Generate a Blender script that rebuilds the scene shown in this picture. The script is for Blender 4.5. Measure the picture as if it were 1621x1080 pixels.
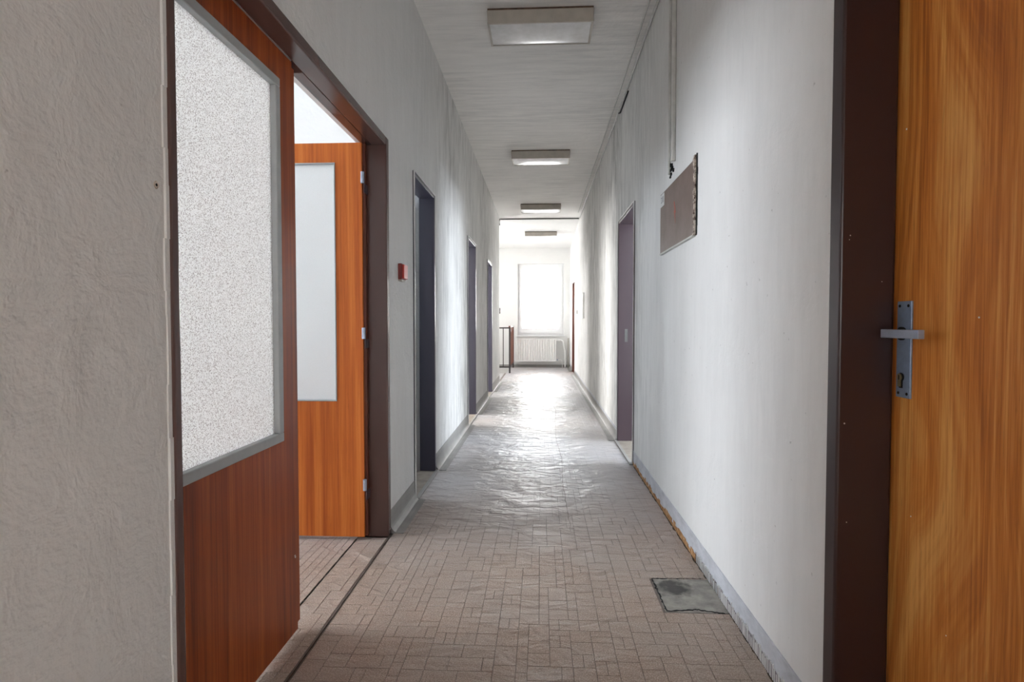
import bpy, bmesh, math, random
from mathutils import Vector, Matrix
random.seed(7)
for o in list(bpy.data.objects): bpy.data.objects.remove(o, do_unlink=True)
scene = bpy.context.scene
C = scene.collection

# ------------------------------------------------------------------ camera
cam_data = bpy.data.cameras.new('camera')
cam_data.sensor_width = 36.0
cam_data.lens = 36.0 * 900.0 / 1621.0
cam_data.clip_start = 0.05
cam = bpy.data.objects.new('camera', cam_data); C.objects.link(cam)
cam.location = (0, 0, 1.10)
cam.rotation_euler = (math.radians(90 - 1.748), 0, math.radians(2.926))
scene.camera = cam

# ------------------------------------------------------------------ sky, daylight, exposure
world = bpy.data.worlds.new('overcast_sky'); scene.world = world
world.use_nodes = True
bg = world.node_tree.nodes['Background']
bg.inputs['Color'].default_value = (1.0, 0.995, 0.985, 1)
bg.inputs['Strength'].default_value = 4.5

def window_light(name, loc, rot, sx, sy, power, color):
    l = bpy.data.lights.new(name, 'AREA'); l.shape = 'RECTANGLE'; l.size = sx; l.size_y = sy
    l.energy = power; l.color = color
    o = bpy.data.objects.new(name, l); C.objects.link(o); o.location = loc; o.rotation_euler = rot
    return o
# daylight in the office and side room windows; the rest are added fills
COOL = (0.76, 0.87, 1.0)
window_light('office_daylight', (-4.50, 2.25, 1.65), (0, math.radians(-90), 0), 1.5, 1.9, 50, COOL)
window_light('side_room_daylight', (4.50, 4.1, 1.65), (0, math.radians(90), 0), 1.5, 1.8, 105, (0.78, 0.88, 1.0))
window_light('stairwell_daylight', (-2.96, 12.6, 1.75), (0, math.radians(-90), 0), 1.7, 2.4, 23, (1.0, 0.99, 0.975))  # added to brighten the landing; no window is known there
window_light('washroom_daylight', (-3.90, 6.9, 1.65), (0, math.radians(-90), 0), 1.5, 2.2, 95, (1.0, 0.98, 0.95))  # added fill for the mid corridor, through the two far doorways
window_light('closet_daylight', (-2.34, 4.0, 2.0), (0, math.radians(-90), 0), 0.4, 0.4, 9, COOL)  # added to lift the dark small room behind the narrow doorway

sun_data = bpy.data.lights.new('sun', 'SUN'); sun_data.energy = 48.0; sun_data.angle = math.radians(4); sun_data.color = (1.0, 0.98, 0.95)
facade_sun = bpy.data.objects.new('sun', sun_data); C.objects.link(facade_sun); facade_sun.location = (0, -5, 12); facade_sun.rotation_euler = (math.radians(55), 0, math.radians(6))   # added to brighten the facade across the yard for window glare

vs = scene.view_settings
vs.view_transform = 'Standard'; vs.look = 'None'; vs.gamma = 1.0; vs.use_curve_mapping = False
vs.exposure = 1.2

# ------------------------------------------------------------------ dimensions (metres)
L, R, H = -0.79, 0.72, 3.10          # corridor walls and ceiling
LB, RB = -0.94, 0.87                 # their room-side faces
YR, YF = -3.0, 14.3                  # rear and far wall
YE = 10.75                           # where the left wall gives way to the landing

# ------------------------------------------------------------------ material helpers
def lin(c):
    return tuple((v/255/12.92 if v/255 <= 0.04045 else ((v/255+0.055)/1.055)**2.4) for v in c) + (1,)
class NT:
    def __init__(s, name):
        s.m = bpy.data.materials.new(name); s.m.use_nodes = True
        s.n = s.m.node_tree.nodes; s.l = s.m.node_tree.links
        s.b = s.n['Principled BSDF']; s.out = s.n['Material Output']
        s._pos = None
    def new(s, t, **k):
        x = s.n.new(t)
        for a, v in k.items(): setattr(x, a, v)
        return x
    def link(s, a, b): s.l.new(a, b)
    def pos(s, scale=(1, 1, 1), loc=(0, 0, 0)):
        if s._pos is None: s._pos = s.new('ShaderNodeNewGeometry')
        m = s.new('ShaderNodeMapping'); m.inputs['Scale'].default_value = scale; m.inputs['Location'].default_value = loc
        s.link(s._pos.outputs['Position'], m.inputs['Vector']); return m.outputs['Vector']
    def noise(s, scale, vec, detail=4, rough=0.55, dist=0.0):
        x = s.new('ShaderNodeTexNoise'); x.inputs['Scale'].default_value = scale; x.inputs['Detail'].default_value = detail
        x.inputs['Roughness'].default_value = rough; x.inputs['Distortion'].default_value = dist
        s.link(vec, x.inputs['Vector']); return x.outputs['Fac']
    def ramp(s, fac, stops, interp='LINEAR'):
        x = s.new('ShaderNodeValToRGB'); x.color_ramp.interpolation = interp
        e = x.color_ramp.elements
        while len(e) < len(stops): e.new(0.5)
        for i, (p, c) in enumerate(stops):
            e[i].position = p; e[i].color = c if len(c) == 4 else c + (1,)
        s.link(fac, x.inputs['Fac']); return x.outputs['Color']
    def rng(s, v, a, b, c, d):
        x = s.new('ShaderNodeMapRange'); x.inputs[1].default_value = a; x.inputs[2].default_value = b
        x.inputs[3].default_value = c; x.inputs[4].default_value = d; s.link(v, x.inputs[0]); return x.outputs[0]
    def math(s, op, a, b):
        x = s.new('ShaderNodeMath', operation=op)
        for i, v in enumerate((a, b)):
            if isinstance(v, (int, float)): x.inputs[i].default_value = v
            else: s.link(v, x.inputs[i])
        return x.outputs[0]
    def mix(s, fac, a, b, blend='MIX'):
        x = s.new('ShaderNodeMix', data_type='RGBA', blend_type=blend)
        for k, v in ((0, fac), (6, a), (7, b)):
            if isinstance(v, (int, float)): x.inputs[k].default_value = v
            elif isinstance(v, tuple): x.inputs[k].default_value = v
            else: s.link(v, x.inputs[k])
        return x.outputs[2]
    def bump(s, h, strength, dist, prev=None):
        x = s.new('ShaderNodeBump'); x.inputs['Strength'].default_value = strength; x.inputs['Distance'].default_value = dist
        s.link(h, x.inputs['Height'])
        if prev is not None: s.link(prev, x.inputs['Normal'])
        return x.outputs['Normal']
    def set(s, **k):
        for a, v in k.items():
            i = s.b.inputs[{'color': 'Base Color', 'rough': 'Roughness', 'metal': 'Metallic', 'normal': 'Normal', 'spec': 'Specular IOR Level',
                            'trans': 'Transmission Weight', 'coat': 'Coat Weight', 'coatrough': 'Coat Roughness', 'alpha': 'Alpha'}[a]]
            if isinstance(v, (int, float, tuple)): i.default_value = v
            else: s.link(v, i)
        return s.m
def xyz(nt):
    nt.pos()
    x = nt.new('ShaderNodeSeparateXYZ'); nt.link(nt._pos.outputs['Position'], x.inputs[0]); return x.outputs

def plain(name, rgb, rough=0.5, metal=0.0, vary=0.12, scale=18, bump=0.0):
    nt = NT(name); f = nt.noise(scale, nt.pos(), 5)
    c = lin(rgb); d = tuple(v*(1-vary) for v in c[:3]); e = tuple(min(1, v*(1+vary)) for v in c[:3])
    nt.set(color=nt.ramp(f, [(0.3, d), (0.7, e)]), rough=rough, metal=metal)
    if bump: nt.set(normal=nt.bump(nt.noise(scale*6, nt.pos(), 3), bump, 0.002))
    return nt.m

def plaster(name, base, mottled=0.0, streak_axis='z', rough_bump=0.35, ya=3.4, yb=5.2, yc=9.5, yd=11.5, low=(0.42, 0.42, 0.41)):
    nt = NT(name)
    big = nt.noise(1.3, nt.pos(), 5, 0.6)
    col = nt.ramp(big, [(0.25, tuple(v*0.93 for v in base)), (0.75, base)])
    if mottled:
        sc = (5, 5, 0.9) if streak_axis == 'z' else (0.7, 6, 1)
        st = nt.noise(3.2, nt.pos(sc), 6, 0.68, 0.4)
        st2 = nt.noise(1.1, nt.pos((1, 1, 0.7)), 3)
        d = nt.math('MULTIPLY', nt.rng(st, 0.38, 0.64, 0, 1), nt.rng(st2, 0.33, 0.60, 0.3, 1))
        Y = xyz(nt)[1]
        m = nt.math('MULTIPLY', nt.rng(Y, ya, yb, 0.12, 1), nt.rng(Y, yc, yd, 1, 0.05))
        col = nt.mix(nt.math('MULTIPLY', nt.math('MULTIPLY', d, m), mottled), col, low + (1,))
    # small scuffs and flecks
    fl = nt.noise(38, nt.pos(), 2)
    col = nt.mix(nt.rng(fl, 0.735, 0.78, 0, 0.45), col, (0.33, 0.32, 0.30, 1))
    b1 = nt.noise(55, nt.pos(), 3, 0.6); b2 = nt.noise(9, nt.pos(), 4, 0.6, 0.6)
    n = nt.bump(b1, rough_bump, 0.004); n = nt.bump(b2, rough_bump*0.8, 0.02, n)
    nt.set(color=col, rough=0.85, spec=0.25, normal=n)
    return nt.m

M = {}
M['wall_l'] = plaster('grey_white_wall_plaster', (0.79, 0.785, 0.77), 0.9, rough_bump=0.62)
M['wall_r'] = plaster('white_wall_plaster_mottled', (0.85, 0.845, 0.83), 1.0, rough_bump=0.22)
M['wall_w'] = plaster('clean_white_wall_plaster', (0.84, 0.84, 0.825), 0, rough_bump=0.15)
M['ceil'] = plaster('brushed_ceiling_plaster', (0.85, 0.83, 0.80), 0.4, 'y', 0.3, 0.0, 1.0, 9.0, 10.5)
M['brown'] = None
def brown_paint(name, rgb, rough):
    nt = NT(name); c = lin(rgb)
    a = nt.noise(1.5, nt.pos((1, 1, 0.4)), 1)
    col = nt.ramp(a, [(0.1, tuple(v*0.88 for v in c[:3])), (0.9, tuple(v*1.12 for v in c[:3]))])
    nt.set(color=col, rough=rough, spec=0.5)
    return nt.m
M['brown'] = brown_paint('brown_gloss_paint', (92, 66, 60), 0.22)
M['dark'] = brown_paint('dark_brown_gloss_paint', (56, 38, 38), 0.3)
M['plum'] = brown_paint('plum_brown_gloss_paint', (78, 64, 70), 0.28)  # brown paint; the purple of reflected bluish light is put into it

M['slate'] = brown_paint('slate_blue_brown_gloss_paint', (68, 66, 80), 0.28)  # brown jamb paint with bluish reflected light mixed into the colour
def veneer(name, dark, mid, light, flame=False):
    nt = NT(name)
    k = 0.03 if not flame else 0.11
    v = nt.pos((1, 1, k))
    if flame:
        warp = nt.noise(1.6, nt.pos((1.6, 1.6, 0.36)), 2)
        X = xyz(nt)
        u = nt.math('ADD', nt.math('ADD', nt.math('MULTIPLY', X[1], 1.0), X[0]), nt.math('MULTIPLY', warp, 0.55))
        cmb = nt.new('ShaderNodeCombineXYZ'); nt.link(u, cmb.inputs[0]); nt.link(nt.math('MULTIPLY', X[2], 0.05), cmb.inputs[1])
        bands = nt.noise(15, cmb.outputs[0], 5, 0.62)
        fine = nt.noise(160, nt.pos((1, 1, 0.02)), 3, 0.6)
        f = nt.math('ADD', nt.math('MULTIPLY', bands, 0.66), nt.math('MULTIPLY', fine, 0.34))
        lo, hi = 0.36, 0.64
    else:
        bands = nt.noise(24, v, 5, 0.6)
        fine = nt.noise(130, nt.pos((1, 1, 0.015)), 3, 0.6)
        f = nt.math('ADD', nt.math('MULTIPLY', bands, 0.6), nt.math('MULTIPLY', fine, 0.4))
        lo, hi = 0.36, 0.64
    col = nt.ramp(f, [(lo, lin(dark)), (0.5, lin(mid)), (hi, lin(light))])
    pores = nt.noise(420, nt.pos((1, 1, 0.05)), 2)
    col = nt.mix(nt.rng(pores, 0.60, 0.75, 0, 0.28), col, lin(tuple(int(c*0.5) for c in dark)))
    scr = nt.noise(30, nt.pos((1, 1, 0.8)), 5, 0.8, 2.5)
    Z = xyz(nt)[2]
    col = nt.mix(nt.math('MULTIPLY', nt.rng(scr, 0.68, 0.80, 0, 0.6), nt.rng(Z, 0.1, 0.8, 1, 0.1)), col, lin((205, 170, 140)))
    nt.set(color=col, rough=0.36, spec=0.3, normal=nt.bump(f, 0.05, 0.002))
    return nt.m
M['wood'] = veneer('red_mahogany_veneer', (120, 50, 16), (158, 72, 24), (182, 94, 38))
M['wood_o'] = veneer('orange_mahogany_veneer', (168, 82, 30), (196, 104, 40), (214, 126, 58))  # same veneer as the closed leaf, stronger light painted into its colour
M['wood_f'] = veneer('flamed_mahogany_veneer', (166, 88, 36), (214, 132, 58), (244, 182, 102), True)
M['edge'] = plain('dark_door_edge', (96, 44, 22), 0.45)
M['bead'] = plain('grey_painted_glazing_bead', (172, 176, 177), 0.45, vary=0.06)
M['steel'] = plain('brushed_steel', (168, 178, 196), 0.35, 0.4, 0.08, 40)
M['alu'] = plain('blue_grey_anodised_plate', (146, 164, 190), 0.38, 0.4, 0.1, 60)
M['brass'] = plain('worn_brass', (176, 158, 120), 0.35, 0.9)
M['black'] = plain('black_recess', (20, 20, 20), 0.8)
M['lamp'] = plain('aged_grey_lamp_housing', (180, 173, 163), 0.5, vary=0.1, scale=12)
M['rust'] = plain('rusty_lamp_rim', (92, 70, 54), 0.7, vary=0.5, scale=30)  # rusty edge, with the shadow gap at the ceiling painted in
M['cablegrey'] = plain('painted_grey_cable', (198, 198, 194), 0.55)
M['cabledark'] = plain('dark_grey_cable', (110, 110, 108), 0.55)
M['red'] = plain('red_plastic', (196, 62, 52), 0.35, vary=0.05)
M['darkred'] = plain('dark_red_plastic', (120, 40, 38), 0.45, vary=0.05)
M['white'] = plain('white_enamel', (238, 238, 236), 0.35, vary=0.03)
M['upvc'] = plain('white_window_plastic', (240, 241, 242), 0.3, vary=0.02)
M['paper'] = plain('white_sticker', (222, 222, 220), 0.7, vary=0.03)
M['ink'] = plain('grey_ink', (120, 122, 126), 0.7, vary=0.03)
M['railblk'] = plain('dark_painted_railing_steel', (58, 52, 52), 0.4)
M['railwood'] = plain('red_brown_railing_panel', (118, 74, 60), 0.45)
M['concrete'] = None
def concrete():
    nt = NT('bare_grey_screed')
    f = nt.noise(16, nt.pos(), 7, 0.65)
    col = nt.ramp(f, [(0.3, lin((124, 121, 116))), (0.7, lin((174, 169, 160)))])
    g = nt.new('ShaderNodeVectorMath', operation='DISTANCE'); nt.pos(); nt.link(nt._pos.outputs['Position'], g.inputs[0])
    g.inputs[1].default_value = (0.555, 2.37, 0)
    w = nt.math('ADD', g.outputs['Value'], nt.rng(nt.noise(22, nt.pos(), 3), 0.3, 0.7, -0.025, 0.025))
    col = nt.mix(nt.rng(w, 0.045, 0.085, 0.85, 0), col, lin((52, 50, 50)))
    nt.set(color=col, rough=0.75, normal=nt.bump(nt.noise(70, nt.pos(), 4), 0.4, 0.004)); return nt.m
M['concrete'] = concrete()
M['joint'] = plain('dark_tile_joint', (116, 104, 97), 0.6, vary=0.3, scale=9)
M['sill'] = plain('worn_door_sill', (150, 140, 128), 0.5, vary=0.25, scale=14, bump=0.2)
M['cove'] = plain('grey_coved_lino', (150, 148, 145), 0.48, vary=0.12, scale=7)
def skirting_paint():
    nt = NT('pale_blue_grey_skirting_paint')
    f = nt.noise(9, nt.pos((1, 1, 2)), 6, 0.65)
    nt.set(color=nt.ramp(f, [(0.3, lin((176, 178, 184))), (0.65, lin((206, 208, 214)))]), rough=0.6); return nt.m
M['skirt'] = skirting_paint()
def glue():
    nt = NT('brown_adhesive_residue')
    f = nt.noise(40, nt.pos(), 5, 0.7)
    nt.set(color=nt.ramp(f, [(0.35, lin((116, 76, 42))), (0.55, lin((176, 130, 82))), (0.7, lin((214, 196, 170)))]), rough=0.8); return nt.m
M['glue'] = glue()
M['grime'] = plain('dark_floor_edge_grime', (70, 58, 44), 0.9, vary=0.6, scale=40)
M['gluegrey'] = plain('grey_adhesive_ridge', (140, 132, 136), 0.75, vary=0.3, scale=50)

def tile_mat():
    nt = NT('beige_speckled_floor_tile')
    Y = xyz(nt)[1]
    sp = nt.noise(210, nt.pos((1, 1, 0)), 3, 0.7)
    bigc = nt.noise(2.2, nt.pos((1, 1, 0)), 5, 0.6)
    info = nt.new('ShaderNodeObjectInfo')
    col = nt.ramp(sp, [(0.36, lin((136, 116, 103))), (0.52, lin((172, 151, 136))), (0.66, lin((208, 190, 174)))])
    col = nt.mix(nt.rng(bigc, 0.35, 0.7, 0, 0.45), col, lin((172, 166, 160)))
    dirt = nt.noise(5, nt.pos((1, 1, 0)), 6, 0.7, 1.0)
    col = nt.mix(nt.rng(dirt, 0.60, 0.78, 0, 0.4), col, lin((92, 82, 76)))
    # greyer, paler tone of the sheet further down the corridor
    far_grey = nt.math('MULTIPLY', nt.rng(Y, 2.5, 4.4, 0, 0.85), nt.rng(nt.noise(1.2, nt.pos((1, 0.6, 0)), 4), 0.3, 0.55, 0.55, 1))
    col = nt.mix(far_grey, col, lin((186, 186, 190)))
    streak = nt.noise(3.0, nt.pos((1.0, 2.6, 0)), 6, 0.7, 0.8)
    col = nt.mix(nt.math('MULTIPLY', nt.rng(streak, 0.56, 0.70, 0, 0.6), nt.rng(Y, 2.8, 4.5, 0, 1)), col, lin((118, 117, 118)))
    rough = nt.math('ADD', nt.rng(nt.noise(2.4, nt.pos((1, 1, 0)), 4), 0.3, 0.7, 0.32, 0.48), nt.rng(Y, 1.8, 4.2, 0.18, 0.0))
    b = nt.bump(sp, 0.12, 0.0012)
    b = nt.bump(nt.noise(7, nt.pos((0.8, 1.3, 0)), 3, 0.5, 0.8), 1.0, 0.028, b)
    b = nt.bump(nt.noise(26, nt.pos((1, 1, 0)), 3, 0.6, 0.5), 0.4, 0.006, b)
    nt.set(color=col, rough=rough, spec=0.45, normal=b)
    return nt.m
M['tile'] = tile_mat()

def frosted(name, tint, speckle):
    nt = NT(name)
    s = nt.noise(360, nt.pos(), 2, 0.5)
    spot = nt.rng(s, 0.50, 0.63, 0, speckle)  # dark spots paint the refraction of the pebbled texture into the colour
    col = nt.mix(spot, tint + (1,), (0.36, 0.30, 0.27, 1))
    n = nt.bump(s, 0.6, 0.003)
    tr = nt.new('ShaderNodeBsdfTranslucent'); nt.link(col, tr.inputs['Color']); nt.link(n, tr.inputs['Normal'])
    rf = nt.new('ShaderNodeBsdfRefraction'); nt.link(col, rf.inputs['Color']); rf.inputs['Roughness'].default_value = 0.55; rf.inputs['IOR'].default_value = 1.15
    nt.link(n, rf.inputs['Normal'])
    a = nt.new('ShaderNodeMixShader'); a.inputs[0].default_value = 0.45
    nt.link(tr.outputs[0], a.inputs[1]); nt.link(rf.outputs[0], a.inputs[2])
    df = nt.new('ShaderNodeBsdfDiffuse'); nt.link(col, df.inputs['Color'])
    d = nt.new('ShaderNodeMixShader'); d.inputs[0].default_value = 0.22
    nt.link(a.outputs[0], d.inputs[1]); nt.link(df.outputs[0], d.inputs[2])
    g = nt.new('ShaderNodeBsdfGlossy'); g.inputs['Roughness'].default_value = 0.25; nt.link(n, g.inputs['Normal'])
    e = nt.new('ShaderNodeMixShader'); e.inputs[0].default_value = 0.05
    nt.link(d.outputs[0], e.inputs[1]); nt.link(g.outputs[0], e.inputs[2]); nt.link(e.outputs[0], nt.out.inputs['Surface'])
    return nt.m
M['frost'] = frosted('pebbled_frosted_glass', (0.97, 0.955, 0.935), 0.85)
M['milk'] = frosted('milky_frosted_glass', (0.97, 0.98, 0.98), 0.06)
def clear():
    nt = NT('clear_window_glass')
    t = nt.new('ShaderNodeBsdfTransparent'); g = nt.new('ShaderNodeBsdfGlossy'); g.inputs['Roughness'].default_value = 0.02
    fr = nt.new('ShaderNodeFresnel'); fr.inputs['IOR'].default_value = 1.45
    m = nt.new('ShaderNodeMixShader'); nt.link(fr.outputs[0], m.inputs[0]); nt.link(t.outputs[0], m.inputs[1]); nt.link(g.outputs[0], m.inputs[2])
    nt.link(m.outputs[0], nt.out.inputs['Surface']); return nt.m
M['glass'] = clear()
def diffuser():
    nt = NT('yellowed_acrylic_diffuser')
    f = nt.noise(10, nt.pos(), 5, 0.6)
    nt.set(color=nt.ramp(f, [(0.3, lin((206, 206, 204))), (0.7, lin((232, 232, 232)))]), rough=0.22, spec=0.7)
    nt.set(normal=nt.bump(nt.noise(14, nt.pos(), 3), 0.12, 0.004)); return nt.m
M['diff'] = diffuser()
def panel_paint():
    nt = NT('brown_panel_paint')
    f = nt.noise(7, nt.pos(), 6, 0.6)
    col = nt.ramp(f, [(0.3, lin((98, 80, 74))), (0.7, lin((126, 106, 99)))])
    col = nt.mix(nt.rng(nt.noise(70, nt.pos(), 2), 0.75, 0.8, 0, 0.5), col, lin((180, 160, 150)))
    nt.set(color=col, rough=0.42); return nt.m
M['panel'] = panel_paint()
M['bolt'] = plain('faded_red_paint', (176, 74, 58), 0.5)
def chipped():
    nt = NT('chipped_plaster')
    f = nt.noise(60, nt.pos(), 4, 0.7)
    nt.set(color=nt.ramp(f, [(0.42, lin((84, 66, 58))), (0.50, lin((196, 182, 168))), (0.7, lin((226, 220, 210)))]), rough=0.9); return nt.m
M['chip'] = chipped()
M['facade'] = plain('pale_metal_cladding', (196, 198, 200), 0.5, vary=0.03)

# ------------------------------------------------------------------ mesh helpers
def bx(bm, x0, x1, y0, y1, z0, z1):
    v = [bm.verts.new(p) for p in ((x0,y0,z0),(x1,y0,z0),(x1,y1,z0),(x0,y1,z0),(x0,y0,z1),(x1,y0,z1),(x1,y1,z1),(x0,y1,z1))]
    for f in ((3,2,1,0),(4,5,6,7),(0,1,5,4),(1,2,6,5),(2,3,7,6),(3,0,4,7)): bm.faces.new([v[i] for i in f])
def obj(name, bm, mat, parent=None, bevel=0.0, seg=2, smooth=False):
    if bevel:
        bmesh.ops.bevel(bm, geom=list(bm.edges), offset=bevel, segments=seg, affect='EDGES', profile=0.5, clamp_overlap=True)
    bmesh.ops.recalc_face_normals(bm, faces=bm.faces)
    me = bpy.data.meshes.new(name); bm.to_mesh(me); bm.free()
    me.materials.append(M[mat] if isinstance(mat, str) else mat)
    if smooth:
        for p in me.polygons: p.use_smooth = True
    o = bpy.data.objects.new(name, me); C.objects.link(o)
    if parent is not None: attach(o, parent)
    return o
def attach(o, p):
    o.parent = p
    o.matrix_parent_inverse = Matrix.Translation(p.location).inverted() if p.type == 'EMPTY' else Matrix.Identity(4)
def box(name, b, mat, parent=None, bevel=0.0, seg=2):
    bm = bmesh.new(); bx(bm, *b); return obj(name, bm, mat, parent, bevel, seg)
def empty(name, loc):
    o = bpy.data.objects.new(name, None); C.objects.link(o); o.location = loc; o.empty_display_size = 0.1; return o
def tag(o, label, cat, group=None, kind=None):
    o['label'] = label; o['category'] = cat
    if group: o['group'] = group
    if kind: o['kind'] = kind
    return o
def tube(bm, pts, r, n=10, cap=True):
    rings = []; pts = [Vector(p) for p in pts]
    for i, p in enumerate(pts):
        t = (pts[min(i+1, len(pts)-1)] - pts[max(i-1, 0)]).normalized()
        a = t.cross(Vector((0, 0, 1)))
        if a.length < 1e-3: a = t.cross(Vector((0, 1, 0)))
        a.normalize(); b = t.cross(a)
        rings.append([bm.verts.new(p + a*(r*math.cos(2*math.pi*k/n)) + b*(r*math.sin(2*math.pi*k/n))) for k in range(n)])
    for i in range(len(rings)-1):
        for k in range(n): bm.faces.new((rings[i][k], rings[i][(k+1) % n], rings[i+1][(k+1) % n], rings[i+1][k]))
    if cap: bm.faces.new(rings[0]); bm.faces.new(list(reversed(rings[-1])))
def sweep(bm, prof, axis, a, b):
    """extrude a closed 2-D profile; axis 'y': (x,z) profile, 'x': (y,z), 'z': (x,y)"""
    def P(u, v, t): return {'y': (u, t, v), 'x': (t, u, v), 'z': (u, v, t)}[axis]
    A = [bm.verts.new(P(u, v, a)) for u, v in prof]; B = [bm.verts.new(P(u, v, b)) for u, v in prof]
    n = len(prof)
    for i in range(n): bm.faces.new((A[i], A[(i+1) % n], B[(i+1) % n], B[i]))
    bm.faces.new(A); bm.faces.new(list(reversed(B)))
def slab_y(bm, x0, x1, y0, y1, z0, z1, holes):
    """wall running along Y with (ya,yb,za,zb) openings"""
    y = y0
    for a, b, c, d in sorted(holes):
        if a > y: bx(bm, x0, x1, y, a, z0, z1)
        if c > z0: bx(bm, x0, x1, a, b, z0, c)
        if d < z1: bx(bm, x0, x1, a, b, d, z1)
        y = b
    if y < y1: bx(bm, x0, x1, y, y1, z0, z1)
def slab_x(bm, y0, y1, x0, x1, z0, z1, holes):
    x = x0
    for a, b, c, d in sorted(holes):
        if a > x: bx(bm, x, a, y0, y1, z0, z1)
        if c > z0: bx(bm, a, b, y0, y1, z0, c)
        if d < z1: bx(bm, a, b, y0, y1, d, z1)
        x = b
    if x < x1: bx(bm, x, x1, y0, y1, z0, z1)

# ------------------------------------------------------------------ door openings (outer edges along Y)
D1 = (1.172, 2.910); D2 = (3.488, 4.190); D3 = (6.08, 6.83); D4 = (8.32, 9.10)
E0 = (0.50, 1.453); E5 = (4.433, 5.350); E6 = (12.29, 13.10)
DT = 2.045                             # top of the door frames

# ------------------------------------------------------------------ shell
bm = bmesh.new(); slab_y(bm, LB, L, YR, YE, -0.2, H, [(a, b, -0.003, DT) for a, b in (D1, D2, D3, D4)])
wl = tag(obj('wall_left', bm, 'wall_l'), 'long grey-white plaster corridor wall holding the double door', 'wall', kind='structure')
bm = bmesh.new(); slab_y(bm, R, RB, YR, YF+0.3, -0.2, H, [(a, b, -0.003, DT) for a, b in (E0, E5, E6)])
wr = tag(obj('wall_right', bm, 'wall_r'), 'long mottled white plaster corridor wall holding the brown panel', 'wall', kind='structure')
bm = bmesh.new(); slab_x(bm, YF, YF+0.3, -3.2, RB+0.1, -2.2, H, [(-0.588, 0.562, 0.808, 2.597)])
wback = tag(obj('wall_back', bm, 'wall_w'), 'bright white end wall with the window and radiator', 'wall', kind='structure')
bm = bmesh.new(); slab_x(bm, YR-0.2, YR, -1.1, 1.0, -0.2, H, [(-0.40, 0.40, 0.85, 2.15)])
tag(obj('wall_front', bm, 'wall_w'), 'white corridor end wall behind the photographer', 'wall', kind='structure')
bm = bmesh.new(); slab_y(bm, -3.2, -3.0, YE-0.15, YF+0.3, -2.2, H, [(11.4, 13.4, 0.85, 2.45)]); bx(bm, -3.2, LB, YE-0.15, YE, -0.2, H)
bx(bm, -3.2, -0.6, 12.44, 12.58, -2.2, -0.2); bx(bm, -0.74, -0.6, 12.58, YF+0.3, -2.2, -0.2)
tag(obj('wall_landing', bm, 'wall_w'), 'white walls around the stair landing beside the railing', 'wall', kind='structure')
bm = bmesh.new(); bx(bm, -1.1, 1.0, YR-0.2, 10.87, H, H+0.2)
tag(obj('ceiling', bm, 'ceil'), 'streaky brushed off-white corridor ceiling', 'ceiling', kind='structure')
bm = bmesh.new(); sweep(bm, [(YE-0.15, 3.075), (10.87, 3.072), (YF+0.3, 2.985), (YF+0.3, H+0.2), (YE-0.15, H+0.2)], 'x', -3.2, LB); sweep(bm, [(10.87, 3.072), (YF+0.3, 2.985), (YF+0.3, H+0.2), (10.87, H+0.2)], 'x', LB, 1.0)
tag(obj('ceiling_landing', bm, 'wall_w'), 'bright white lowered ceiling over the landing by the window', 'ceiling', kind='structure')
# side rooms
def room(name, x0, x1, y0, y1, win, label, mat='wall_w', opens='x1'):
    """a room with its walls, ceiling; the side towards the corridor stays open (the corridor wall closes it)"""
    bm = bmesh.new(); t = 0.12
    bx(bm, x0-t, x1, y0-t, y0, -0.2, H); bx(bm, x0-t, x1, y1, y1+t, -0.2, H) if opens == 'x1' else None
    if opens == 'x1':
        slab_y(bm, x0-t, x0, y0, y1, -0.2, H, win)
    else:
        bx(bm, x0, x1+t, y1, y1+t, -0.2, H); slab_y(bm, x1, x1+t, y0-t, y1, -0.2, H, win)
    bx(bm, x0-t, x1+t if opens != 'x1' else x1, y0-t, y1+t, H, H+0.15)
    return tag(obj(name, bm, mat), label, 'wall', kind='structure')
room('wall_office', -4.6, LB, -1.0, 3.25, [(1.2, 3.1, 0.85, 2.45)], 'white plaster walls of the bright office behind the double door')
room('wall_closet', -2.4, LB, 3.42, 4.7, [(3.75, 4.25, 1.75, 2.25)], 'dim grey walls of the small room behind the narrow dark doorway', 'wall_l')
room('wall_washroom', -4.0, LB, 5.3, 9.9, [(5.8, 8.0, 0.85, 2.45)], 'white plaster walls of the room behind the two far doorways')
room('wall_side_room', RB, 4.6, 3.0, 6.4, [(3.2, 5.0, 0.85, 2.45)], 'white plaster walls of the side room past the brown panel', opens='x0')

# floor slab
bm = bmesh.new()
bx(bm, -1.1, 1.0, YR-0.2, 12.58, -0.2, -0.003); bx(bm, -0.74, 1.0, 12.58, YF+0.2, -0.2, -0.003)
bx(bm, -4.7, -1.1, -1.1, 3.36, -0.2, -0.003); bx(bm, -2.5, -1.1, 3.36, 4.8, -0.2, -0.003); bx(bm, -4.1, -1.1, 5.2, 10.0, -0.2, -0.003); bx(bm, 1.0, 4.7, 2.9, 6.5, -0.2, -0.003)
bx(bm, -3.1, -1.1, YE-0.1, 12.58, -0.2, -0.003)          # the landing; the stairwell behind it stays open
floor = tag(obj('floor', bm, 'joint'), 'worn beige tile-patterned corridor floor, shiny towards the window', 'floor', kind='structure')

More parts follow.
